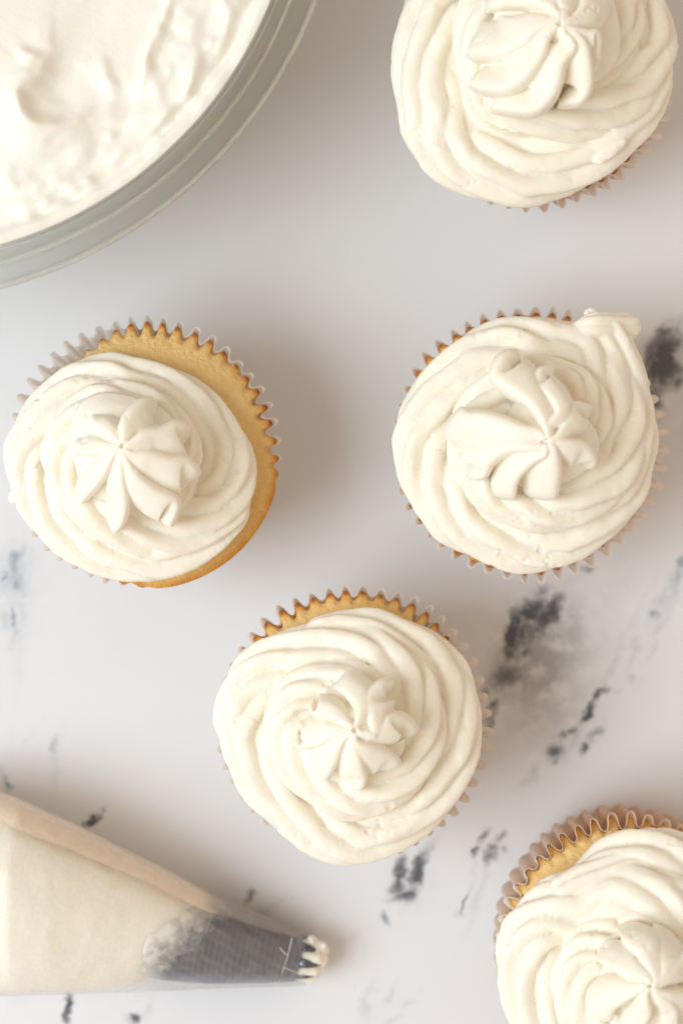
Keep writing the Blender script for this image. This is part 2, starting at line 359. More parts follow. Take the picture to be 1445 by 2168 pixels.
# ------------------------------------------------------------------ cupcakes
NPL = 48
RIM = 0.040
def pleat(th, ph, seed):
    """pleat wave -1..1 with irregular spacing"""
    a = th * NPL + ph + 0.45 * np.sin(3 * th + seed) + 0.35 * np.sin(7 * th + 2 * seed) + .2 * np.sin(17 * th + seed)
    c = np.cos(a)
    return c, 0.5 + 0.5 * c
def make_liner(name, c, R, taper, seed, root, off, flare=None, bulge=0.0, amp=1.0, stain=1.0):
    n = NPL * 14; m = 16; th = np.linspace(0, 2 * math.pi, n, endpoint=False); rnd = np.random.RandomState(seed)
    cw, cu = pleat(th, seed, seed)
    av = 1 + .28 * np.sin(5 * th + seed) + .18 * np.sin(11 * th + 3 * seed)
    rimz = .0007 * np.sin(2 * th + seed) + .0006 * np.sin(5 * th + seed * 2) + 0.0004 * np.sin(23 * th + seed)
    V = []; F = []; st = []
    prof = np.sign(cw) * np.abs(cw) ** 0.5
    for i in range(m):
        t = i / (m - 1)
        r0 = R * (taper + (1 - taper) * t) + bulge * math.sin(math.pi * min(t * 1.15, 1)) 
        a = (0.0005 + 0.00105 * t ** 1.3) * av * amp
        z = RIM * t + rimz * t ** 3
        r = r0 + a * prof
        r = r + .0006 * t ** 7
        for fl in (flare or []):
            fw = np.exp(-((np.angle(np.exp(1j * (th - fl[0])))) / fl[1]) ** 4)
            r = r + fw * fl[2] * t ** 3; z = z - fw * fl[3] * t ** 3
        V.append(np.c_[c[0] + r * np.cos(th), c[1] + r * np.sin(th), z * np.ones(n)])
        s = stain * (0.02 + 0.14 * t ** 2 + (0 if stain == 1 else .25 * (1 - t))) * (0.6 + .5 * np.sin(2 * th + seed)) * np.ones(n)
        st.append(s)
    V = np.vstack(V)
    for i in range(m - 1):
        for j in range(n):
            k = (j + 1) % n; F.append((i * n + j, i * n + k, (i + 1) * n + k, (i + 1) * n + j))
    V = np.vstack([V, [c[0], c[1], 0.0003]]); b = len(V) - 1
    for j in range(n): F.append((b, (j + 1) % n, j))
    V[:, 2] = np.maximum(V[:, 2], 0.0002)
    me = mesh(name, V - off, F)
    at = me.attributes.new('stain', 'FLOAT', 'POINT'); at.data.foreach_set('value', np.r_[np.concatenate(st), 0.2].astype(np.float32))
    o = link(name, me, root, M_PAPER)
    sd = o.modifiers.new("thickness", 'SOLIDIFY'); sd.thickness = 0.00013; sd.offset = 0
    return o
def make_cake(name, c, R, seed, root, off, bulge=None, retreat=None, dome=0.006, lipz=0.0015, ck=1.0):
    n = NPL * 10; th = np.linspace(0, 2 * math.pi, n, endpoint=False)
    cw, cu = pleat(th, seed, seed)
    av = 1 + .28 * np.sin(5 * th + seed) + .18 * np.sin(11 * th + 3 * seed)
    edge = R - 0.0004 + 0.0014 * av * np.sign(cw) * np.abs(cw) ** .6 - .0003
    tipc = np.clip(cu, 0, 1)
    bw = np.zeros(n)
    if bulge is not None:
        bw = sstep(0, .6, 1 - np.abs(np.angle(np.exp(1j * (th - bulge[0])))) / bulge[1])
        edge = edge * (1 - bw) + (R + bulge[2]) * bw
    if retreat is not None:
        rw = np.exp(-((np.angle(np.exp(1j * (th - retreat[0])))) / retreat[1]) ** 4); edge = edge - rw * retreat[2]
    rad = [0, .15, .3, .45, .6, .72, .8, .86, .9, .93, .955, .975, .99, 1.0, 1.0, .985]
    V = []; cr = []; F = []
    base = RIM + lipz
    for i, f in enumerate(rad):
        if i == 0: continue
        core = R * .955
        r = np.where(f < .93, f * core, core * .93 + (edge - core * .93) * ((f - .93) / .07)) if f >= .9 or True else f * core
        if i == len(rad) - 1: r = edge * .9
        p = np.c_[c[0] + r * np.cos(th), c[1] + r * np.sin(th), np.zeros(n)]
        zz = base + dome * (1 - f ** 2.6) - 0.0008 * sstep(.94, 1, f) - .0006 * tipc * sstep(.93, 1, f) * (1 - bw)
        if i == len(rad) - 2: zz = zz - 0.0035
        if i == len(rad) - 1: zz = zz - 0.010
        p[:, 2] = zz + .0004 * fbm(p * 220 + seed, 3, seed)
        V.append(p)
        crust = .10 + .22 * sstep(.94, 1, f) + .66 * tipc ** 2 * sstep(.965, 1, f) * (1 - bw) + .10 * sstep(.8, .95, f) + bw * .25 * sstep(.97, 1, f)
        cr.append((.10 + (crust - .10) * ck) * np.ones(n))
    V = np.vstack(V); m = len(rad) - 1
    for i in range(m - 1):
        for j in range(n):
            k = (j + 1) % n; F.append((i * n + j, (i + 1) * n + j, (i + 1) * n + k, i * n + k))
    V = np.vstack([V, [c[0], c[1], base + dome], [c[0], c[1], base - .012]]); t = len(V) - 2
    for j in range(n):
        k = (j + 1) % n; F.append((t, j, k)); F.append((t + 1, (m - 1) * n + k, (m - 1) * n + j))
    me = mesh(name, V - off, F)
    at = me.attributes.new('crust', 'FLOAT', 'POINT'); at.data.foreach_set('value', np.r_[np.concatenate(cr), .1, .3].astype(np.float32))
    return link(name, me, root, M_CAKE)

def outline_fn(poly, c):
    a = np.array([math.atan2(-(y - c[1]), x - c[0]) for x, y in poly]); r = np.array([math.hypot(x - c[0], y - c[1]) for x, y in poly])
    o = np.argsort(a); a, r = a[o], r[o]
    a = np.r_[a - 2 * math.pi, a, a + 2 * math.pi]; r = np.r_[r, r, r]
    return lambda th: np.interp(np.angle(np.exp(1j * np.asarray(th))), a, r)

def rope(soup, pts, A, B, nl=9, depth=.22, twist=-1.0, ph=0.0, seg=72, seed=0, tw_extra=0.0):
    """star-tip rope: cross-section with nl lobes swept along pts (m x 3), lateral/vertical radii A, B"""
    m = len(pts); tg = np.gradient(pts, axis=0); tg /= np.linalg.norm(tg, axis=1)[:, None]
    up = np.array([0, 0, 1.0]); lat = np.cross(tg, up); lat /= np.linalg.norm(lat, axis=1)[:, None]; nu = np.cross(lat, tg)
    ang = np.unwrap(np.arctan2(tg[:, 1], tg[:, 0]))
    fi = np.linspace(0, 2 * math.pi, seg, endpoint=False)
    R = np.zeros((m, seg, 3)); arc = np.r_[0, np.cumsum(np.linalg.norm(np.diff(pts, axis=0), axis=1))]
    for i in range(m):
        tw = twist * (ang[i] - ang[0]) + ph + tw_extra * arc[i]
        l = np.abs(np.cos(nl * (fi - tw) / 2))
        q = np.c_[np.cos(fi) * 2.0 + 5, np.sin(fi) * 2.0, np.full(seg, arc[i] * 110)]
        dn = depth * (1 + .75 * noise3(q * .7 + seed, seed) + .3 * noise3(q * 1.9 + seed, seed + 1))
        rho = 1 - dn + dn * l ** .75 * 1.1 + .07 * noise3(q * 1.1, seed + 3)
        R[i] = pts[i] + (A[i] * rho * np.cos(fi))[:, None] * lat[i] + (B[i] * rho * np.sin(fi))[:, None] * nu[i]
    v, f = tube(R); soup.add(v, f)

def fin(soup, crest, side, W, drop=1.25, steep=.16, m=26, lean=0.0, taper0=.34, seed=0, endw=.8, rag=0.0):
    """one rosette petal: a rounded blade with its crest along `crest` (m x 3), a steep side and a gentle one"""
    pts = crom(crest, m); tg = np.gradient(pts, axis=0); tg[:, 2] = 0; tg /= np.linalg.norm(tg, axis=1)[:, None] + 1e-9
    lat = np.c_[tg[:, 1], -tg[:, 0], np.zeros(m)] * side     # side=+1: gentle slope on the right of travel
    sec = np.array([(-.03, .0), (.05, .035), (.16, .03), (.32, -.03), (.55, -.16), (.78, -.38), (.95, -.70), (1.0, -1.0), (.85, -1.25), (.4, -1.3), (0, -1.25), (-.12, -1.0), (-.17, -.65), (-.16, -.32), (-.10, -.10)])
    sec = np.array([s for s in sec]); sec[:, 1] *= drop
    sec2 = crom(np.vstack([sec, sec[0]]), 40)[:-1]
    R = np.zeros((m, len(sec2), 3)); u = np.linspace(0, 1, m)
    wv = taper0 + (1 - taper0) * sstep(-.12, .52, u); wv = wv * (1 - (1 - endw) * sstep(.6, .9, u)); rd = np.sqrt(np.clip(1 - (np.clip(u - .84, 0, 1) / .16) ** 2, .01, 1)); pts[:, 2] -= .0024 * (1 - rd); wv = wv * (.25 + .75 * rd)
    for i in range(m):
        wob = 1 + rag * (noise3(np.array([[u[i] * 9, seed, 1.5]]), seed)[0])
        s = W * wv[i] * wob
        R[i] = pts[i] + lat[i] * (sec2[:, 0] * s)[:, None] + np.array([0, 0, 1.0]) * (np.where(sec2[:, 1] > -.2, sec2[:, 1] * s, -.2 * s + (sec2[:, 1] + .2) * max(s, .0075)))[:, None]
    v, f = tube(R); soup.add(v, f)

def blob(soup, p, rx, ry, rz, seed=0, n=14, rough=.15, rot=0.0):
    th = np.linspace(0, 2 * math.pi, 2 * n, endpoint=False); ph = np.linspace(.08, math.pi - .08, n)
    R = np.zeros((n, 2 * n, 3))
    for i, a in enumerate(ph):
        d = np.c_[np.sin(a) * np.cos(th), np.sin(a) * np.sin(th), np.full(2 * n, np.cos(a))]
        k = 1 + rough * fbm(d * 1.8 + seed * 3.1, 2, seed); q = d * k[:, None] * np.array([rx, ry, rz])
        x = q[:, 0] * math.cos(rot) - q[:, 1] * math.sin(rot); y = q[:, 0] * math.sin(rot) + q[:, 1] * math.cos(rot)
        R[i] = np.c_[x, y, q[:, 2]] + p
    v, f = tube(R[::-1]); soup.add(v, f)

def frosting_disp(seed, lump=.00022, fine=.00003):
    def d(co, nr):
        a = fbm(co * 240 + seed * 7.7, 2, seed) * lump
        b = fbm(co * 900 + seed, 2, seed + 9)
        pit = fbm(co * np.array([420, 420, 420]) + 3 * seed, 2, seed + 21)
        gate = sstep(.05, .45, fbm(co * 95 + seed, 2, seed + 5))
        return a + b * fine - sstep(.25, .75, pit) * .0004 * gate
    return d

def build_cupcake(spec):
    sd = spec['seed']; px, py, Rp = spec['liner']
    c = P(px, py, RIM); R = Rp * kz(RIM)
    loc = np.array([c[0], c[1], 0.0])
    root = thing('cupcake', spec['label'], 'cupcake', loc, 'frosted cupcakes on the marble table')
    tilt = spec.get('tilt')
    make_liner('paper_liner', c, R - .0011, spec.get('taper', .76), sd, root, loc, spec.get('flare'), spec.get('bulge', 0.0), spec.get('amp', 1.0), spec.get('stain', 1.0))
    make_cake('sponge_cake', c, R - .0012, sd, root, loc, spec.get('cbulge'), spec.get('retreat'), ck=spec.get('crust', 1.0), lipz=spec.get('lipz', .0012), dome=spec.get('dome', .005))
    # ---- swirl
    out = outline_fn(spec['outline'], spec['fc']); fx, fy = spec['fc']
    sp = Soup(); turns = spec['turns']; n = int(150 * turns); th0 = spec['th0']; dirn = -1.0
    tt = np.linspace(0, turns, n); th = th0 + dirn * 2 * math.pi * tt
    ro = out(th); rope_px = spec.get('rope', 66)
    rope_v = rope_px * (1 - .16 * sstep(1.0, 2.2, tt)) * (.62 + .38 * sstep(0, .16, tt))
    f2 = spec.get('f2', .44); f3 = spec.get('f3', .20)
    t1 = spec.get('t1', .90)
    outer = ro - rope_v * 1.03
    inner2 = ro * f2; inner3 = ro * f3
    w2 = sstep(t1, t1 + .42, tt); w3 = sstep(t1 + .9, t1 + 1.5, tt)
    rc = outer * (1 - w2) + inner2 * w2; rc = rc * (1 - w3) + inner3 * w3
    z = spec.get('z1', .0470) + (.0085) * w2 + .0020 * w3
    tcx, tcy = spec['tip']; kx = fx + (tcx - fx) * w2 * .8; ky = fy + (tcy - fy) * w2 * .8
    pts = np.array([P(kx[i] + rc[i] * math.cos(th[i]), ky[i] - rc[i] * math.sin(th[i]), z[i]) for i in range(n)])
    k3 = 3; pad = np.vstack([np.repeat(pts[:1], k3, 0), pts, np.repeat(pts[-1:], k3, 0)])
    pts = sum(pad[i:i + n] for i in range(2 * k3 + 1)) / (2 * k3 + 1)
    e = sstep(0, .04, tt) ** .5 * sstep(0, .06, turns - tt) ** .5
    A = rope_v * kz(.05) * (.25 + .75 * e) * spec.get('aw', 1.05); B = A * .80
    rope(sp, pts, A, B, nl=spec.get('nl', 7), depth=spec.get('depth', .30), twist=spec.get('twist', 1.15), ph=spec.get('ph', 0.0), seed=sd, seg=96, tw_extra=spec.get('twx', 0.0))
    # body under the coils
    for (zz, k1) in ((.046, .70), (.052, .55)):
        th_ = np.linspace(0, 2 * math.pi, 60, endpoint=False); rr = out(th_) * k1
        lo = np.array([P(fx + rr[i] * math.cos(th_[i]), fy - rr[i] * math.sin(th_[i]), zz - .004) for i in range(60)])
        hi = np.array([P(fx + rr[i] * .9 * math.cos(th_[i]), fy - rr[i] * .9 * math.sin(th_[i]), zz + .005) for i in range(60)])
        v, f = tube(np.array([lo, hi])); sp.add(v, f)
    tp = P(*spec['tip'], .052); blob(sp, tp, .012, .012, .010, sd, rough=.05)
    for a in spec.get('strands', []):                      # extra ropes: torn tails, second starts
        q = crom(a['pts'], 50); pp = np.array([P(x, y, zz) for x, y, zz in q]); u = np.linspace(0, 1, 50)
        e = (sstep(0, a.get('e0', .15), u) ** .5) * (sstep(0, a.get('e1', .15), 1 - u) ** .5)
        AA = a['r'] * kz(.05) * (.15 + .85 * e); rope(sp, pp, AA, AA * a.get('flat', .8), nl=a.get('nl', 7), depth=a.get('d', .2), ph=a.get('ph', 0), seed=sd + 31, seg=64, twist=-.5)
    for (x, y, zz, rx, ry, rz, rot) in spec.get('lumps', []):
        blob(sp, P(x, y, zz), rx * S, ry * S, rz * S, seed=int(x), rough=.35, rot=math.radians(rot))
    me = sp.fused('frosting_swirl', .00030, 4, loc, frosting_disp(sd))
    link('frosting_swirl', me, root, M_FROST)
    # ---- rosette
    sr = Soup(); zt = spec.get('zt', .0775); zb = spec.get('zb', .0685)
    ox, oy, ks = spec['zoom']
    T = lambda q: (ox + q[0] * ks, oy + q[1] * ks)
    for k, pt in enumerate(spec['petals']):
        pl, side, W = pt[0], pt[1], pt[2]; opt = pt[3] if len(pt) > 3 else {}
        q0 = spec['ztip']; q1 = pl[0]; dd = math.hypot(q1[0] - q0[0], q1[1] - q0[1]) + 1e-6; g0 = min(14.0, dd * .5)
        pl = [(q0[0] + (q1[0] - q0[0]) / dd * g0, q0[1] + (q1[1] - q0[1]) / dd * g0)] + (pl if dd > 30 else pl[1:])
        d = np.r_[0, np.cumsum([math.hypot(pl[i + 1][0] - pl[i][0], pl[i + 1][1] - pl[i][1]) for i in range(len(pl) - 1)])]; d /= d[-1]
        za = opt.get('z0', zt); ze = opt.get('z1', zb)
        cr = [P(*T(pl[i]), za - (za - ze) * (d[i] ** opt.get('pw', 1.7))) for i in range(len(pl))]
        fin(sr, cr, side, W * spec.get('pw', .84) * ks * kz(.066), drop=opt.get('drop', 1.0), seed=sd * 10 + k, endw=opt.get('endw', .85), rag=.10, taper0=opt.get('t0', .17))
    tx, ty = T(spec['ztip'])
    ck_ = spec.get('core', 1.0); th_ = np.linspace(0, 2 * math.pi, 64, endpoint=False)
    rings = []
    for r_, z_ in ((.0100, zb - .012), (.0122, zb - .006), (.0118, zb - .0025), (.0092, zb + .0002), (.0062, zb + .0022), (.0040, zt - .0030), (.0018, zt - .0012)):
        c_ = P(tx, ty, z_); k_ = ck_ if z_ < zt - .003 else 1.0; rr = r_ * k_ * (1 + .08 * np.sin(3 * th_ + sd)); z_ -= .0012 if z_ < zt - .003 else 0; rings.append(np.c_[c_[0] + rr * np.cos(th_), c_[1] + rr * np.sin(th_), np.full(64, z_)])
    v, f = tube(np.array(rings)); sr.add(v, f)
    for (x, y, zz, rx, ry, rz, rot) in spec.get('rlumps', []):
        q = T((x, y)); blob(sr, P(q[0], q[1], zz), rx * S, ry * S, rz * S, seed=int(x), rough=.4, rot=math.radians(rot))
    me = sr.fused('frosting_rosette', .00023, 4, loc, frosting_disp(sd + 3, .00010, .00002))
    link('frosting_rosette', me, root, M_FROST)
    if tilt:
        root.rotation_euler = tilt
    return root

def zo(ox, oy, k, pts): return [(ox + x * k, oy + y * k) for x, y in pts]
R_, L_ = 1, -1
K1 = 620 / 1445; K2 = 645 / 1445; K3 = 660 / 1445; K5 = 425 / 1445
SPECS = [
 dict(seed=1, label='leftmost cupcake, its swirl set off centre and baring a broad golden crescent of cake',
      liner=(306, 960, 280), aw=1.0, core=1.12, fc=(280, 992), tip=(262, 960), zoom=(0, 640, K1), ztip=(600, 705),
      outline=[(8,960),(22,1040),(60,1112),(110,1165),(170,1208),(240,1230),(290,1237),(380,1222),(470,1170),(530,1100),(547,1030),(540,960),(500,880),(440,815),(370,775),(300,758),(220,748),(150,765),(90,810),(40,875),(15,920)],
      th0=math.radians(-8), turns=2.75, rope=64, f2=.43, ph=.2,
      flare=[(math.radians(135), .75, .0012, .006), (math.radians(-50), .7, -.0022, .004)], t1=.97, cbulge=(math.radians(-50), 1.2, .0022), retreat=(math.radians(145), .6, .004),
      petals=[
        ([(605,680),(600,610),(640,540),(700,490),(760,475)], R_, 190, dict(z1=.070)),
        ([(640,690),(720,640),(800,628),(870,598),(935,620)], R_, 200, dict(z1=.070)),
        ([(650,740),(740,745),(830,775),(920,780),(980,850)], R_, 215, dict(z1=.070)),
        ([(625,770),(690,865),(780,930),(872,985),(835,1110)], R_, 170, {}),
        ([(600,770),(608,880),(620,980),(605,1075),(560,1140)], R_, 125, {}),
        ([(560,760),(505,860),(420,960),(385,990)], R_, 120, {}),
        ([(580,725),(480,740),(400,740),(345,740)], R_, 110, {}),
        ([(585,700),(530,645),(470,600),(450,555)], R_, 100, dict(z1=.070)),
      ],
      lumps=[(60,1030,.050,16,10,10,40),(34,1052,.046,16,14,10,60)]),
 dict(seed=2, label='cupcake whose frosting swirl ends in a pointed corner at upper right',
      retreat=(math.radians(-15), 1.25, .0017), liner=(1119, 940, 285), fc=(1110, 940), tip=(1150, 935), zoom=(800, 620, K2), ztip=(800, 705),
      outline=zo(800,620,K2,[(70,720),(85,600),(130,500),(200,380),(300,280),(420,190),(540,130),(680,103),(800,115),(900,140),(1000,150),(1120,200),(1200,300),(1260,420),(1310,540),(1320,680),(1300,850),(1250,1000),(1160,1120),(1040,1220),(900,1290),(740,1325),(600,1310),(450,1260),(300,1180),(180,1050),(100,900)]),
      th0=math.radians(42), turns=2.8, rope=70, f2=.46, ph=.5, nl=7, twist=1.3,
      strands=[dict(pts=[(1255,668,.048),(1296,718,.049),(1330,800,.0485),(1346,900,.046)], r=40, nl=6, d=.3),
               dict(pts=[(1210,690,.050),(1260,690,.051),(1325,690,.047),(1346,682,.044)], r=30, nl=6, d=.2, e0=.4)],
      lumps=[(1250,664,.049,13,12,12,0),(1336,690,.047,12,10,10,0)],
      petals=[
        ([(770,655),(690,640),(600,605),(500,580),(430,575),(385,540)], L_, 230, dict(z1=.070)),
        ([(790,640),(725,530),(610,450),(552,380),(590,300),(670,268)], R_, 200, dict(z1=.070)),
        ([(800,625),(850,560),(800,480),(750,440),(765,370),(835,345)], R_, 125, dict(z1=.070)),
        ([(850,670),(890,610),(930,530),(1020,545)], R_, 130, {}),
        ([(820,705),(890,700),(980,720),(1025,790),(1015,835)], R_, 150, {}),
        ([(840,735),(852,830),(845,910),(835,985)], R_, 190, {}),
        ([(795,770),(730,805),(660,880),(640,985)], R_, 140, {}),
        ([(785,740),(700,740),(620,745),(540,800),(500,865),(430,865)], R_, 190, {}),
      ],
      rlumps=[(885,715,.072,9,7,7,0)]),
 dict(seed=3, label='cupcake nearest the piping bag, a crescent of cake showing above its frosting',
      retreat=(math.radians(0), 1.0, .0016), liner=(750, 1530, 284), fc=(740, 1560), tip=(748, 1545), zoom=(420, 1220, K3), ztip=(725, 715), pw=.98,
      outline=zo(420,1220,K3,[(70,670),(90,560),(130,450),(200,350),(330,260),(450,215),(560,180),(680,157),(800,152),(940,180),(1060,240),(1170,320),(1250,430),(1300,560),(1315,680),(1300,830),(1240,970),(1180,1080),(1060,1200),(900,1290),(720,1340),(560,1310),(430,1240),(330,1150),(230,1040),(140,890),(90,740)]),
      th0=math.radians(120), turns=2.85, rope=68, f2=.45, ph=.9,
      petals=[
        ([(715,690),(740,630),(700,560),(635,510)], R_, 120, dict(z1=.070)),
        ([(800,720),(790,640),(785,560),(850,498),(905,500)], R_, 130, dict(z1=.070)),
        ([(770,720),(850,690),(890,655),(960,665),(1020,725)], R_, 140, {}),
        ([(740,770),(830,800),(900,835),(935,885)], R_, 130, {}),
        ([(725,770),(750,860),(768,940),(745,1000)], R_, 115, {}),
        ([(670,770),(635,850),(600,920),(565,955)], R_, 115, {}),
        ([(650,735),(560,775),(465,790),(465,745)], R_, 120, {}),
        ([(690,690),(610,650),(530,635),(535,585)], R_, 90, dict(z1=.070)),
      ],
      rlumps=[(855,768,.071,10,7,7,30),(835,745,.071,14,6,6,20)]),
 dict(seed=4, label='cupcake cut by the top edge, with a tall torn rosette on wide coils',
      retreat=(math.radians(-60), 1.2, .0015), liner=(1135, 155, 285), fc=(1130, 130), tip=(1180, 60), zoom=(800, 0, K2), ztip=(860, 110), zt=.080, zb=.070, core=1.3, pw=.85,
      outline=zo(800,0,K2,[(60,320),(75,160),(110,50),(160,-80),(260,-200),(420,-320),(620,-390),(840,-390),(1040,-330),(1200,-230),(1300,-130),(1380,20),(1400,130),(1438,240),(1400,400),(1330,580),(1240,690),(1130,800),(1000,880),(850,945),(700,975),(540,965),(400,920),(260,850),(190,770),(130,690),(105,560),(70,420)]),
      th0=math.radians(5), turns=2.8, rope=70, f2=.48, f3=.24, ph=.1,
      lumps=[(1310,140,.052,22,9,9,70),(1290,320,.053,40,14,8,35),(1422,105,.047,14,10,8,60)],
      petals=[
        ([(850,90),(770,130),(700,195),(600,240),(500,242),(425,235)], R_, 230, dict(z1=.070)),
        ([(810,175),(775,270),(700,365),(620,415),(520,410),(435,375)], R_, 210, dict(z1=.070)),
        ([(935,215),(880,290),(855,400),(800,480),(720,520),(545,500)], R_, 190, dict(z1=.070)),
        ([(970,180),(1000,280),(1002,400),(960,470),(860,482)], R_, 160, {}),
        ([(930,130),(1000,145),(1045,155),(1040,280),(1010,350)], R_, 120, {}),
        ([(900,90),(960,40),(970,-40),(960,-120)], R_, 170, {}),
        ([(870,70),(840,0),(780,-80),(700,-120)], R_, 190, {}),
        ([(830,50),(740,10),(640,0),(520,20)], R_, 180, dict(z1=.070)),
      ],
      rlumps=[(970,190,.074,9,9,9,0),(900,30,.072,22,12,10,40),(930,90,.073,16,22,10,0),(800,200,.073,8,10,8,0)]),
 dict(seed=5, label='cupcake cut by the bottom right corner, the pleats of its paper case seen outside',
      liner=(1342, 2014, 283), fc=(1350, 2060), tip=(1372, 2085), zoom=(1020, 1680, K5), ztip=(1210, 1390),
      outline=[(1048,2020),(1052,1968),(1067,1924),(1088,1892),(1117,1871),(1161,1856),(1192,1848),(1215,1828),(1245,1804),(1275,1778),(1320,1758),(1380,1752),(1450,1762),(1520,1800),(1590,1860),(1640,1950),(1655,2060),(1630,2170),(1570,2270),(1480,2340),(1380,2370),(1270,2345),(1180,2290),(1110,2210),(1065,2120)],
      th0=math.radians(150), turns=2.8, rope=70, f2=.48, ph=.7, taper=.90, bulge=.0022, amp=1.15, stain=2.2, crust=.45, lipz=-.0015, dome=.0045,
      strands=[dict(pts=[(1160,1905,.050),(1230,1870,.051),(1330,1840,.051),(1430,1850,.050)], r=40, nl=7, d=.25)],
      petals=[
        ([(1190,1350),(1080,1320),(960,1270),(850,1200)], R_, 230, dict(z1=.070)),
        ([(1240,1350),(1160,1200),(1060,1090),(1010,1020)], R_, 230, dict(z1=.070)),
        ([(1290,1310),(1270,1180),(1260,1060),(1270,970)], R_, 250, {}),
        ([(1310,1320),(1400,1230),(1500,1150),(1600,1120)], R_, 220, {}),
        ([(1310,1430),(1420,1440),(1550,1460),(1620,1520)], R_, 220, {}),
        ([(1290,1455),(1385,1540),(1395,1640),(1370,1760)], R_, 170, {}),
        ([(1190,1470),(1205,1590),(1150,1680),(1080,1760)], R_, 180, {}),
        ([(1150,1420),(1020,1500),(940,1560),(930,1660)], R_, 220, {}),
      ]),
]
for s_ in SPECS: build_cupcake(s_)

# ------------------------------------------------------------------ glass bowl and its frosting
BZ = .80; BK = 1.035            # bowl: height and width factors
BC = P(-248, -336, .090 * BZ)
def lathe(name, prof, n, c, mat, parent=None, off=(0, 0, 0), closed=True):
    th = np.linspace(0, 2 * math.pi, n, endpoint=False); V = []; F = []; m = len(prof)
    for r, z in prof: V.append(np.c_[c[0] + r * np.cos(th), c[1] + r * np.sin(th), np.full(n, z)])
    for i in range(m if closed else m - 1):
        a = i * n; b = ((i + 1) % m) * n
        for j in range(n):
            k = (j + 1) % n; F.append((a + j, a + k, b + k, b + j))
    return link(name, mesh(name, np.vstack(V) - np.array(off), F), parent, mat)
def build_bowl():
    loc = (BC[0], BC[1], 0)
    P_ = [(.0005, .0035), (.040, .0035), (.044, .0), (.050, .0), (.053, .0040), (.070, .0150), (.0835, .0350), (.0937, .0600), (.0993, .0740), (.1015, .0812), (.1020, .0838), (.1045, .0846), (.1070, .0852), (.1086, .0866),
          (.1088, .0884), (.1074, .0897), (.1056, .0893), (.1038, .0903), (.1024, .0898), (.1011, .0902), (.1001, .0895), (.0994, .0870), (.0972, .0750), (.0916, .0600), (.0812, .0375), (.0675, .0190), (.0480, .0085), (.0005, .0075)]
    prof = crom([(a * BK, b * BZ) for a, b in P_], 130)
    o = lathe('mixing_bowl', prof, 400, (0, 0), M_GLASS)
    o.location = loc
    tag(o, 'large clear glass mixing bowl with a thick rim, cut by the top left corner', 'bowl')
build_bowl()

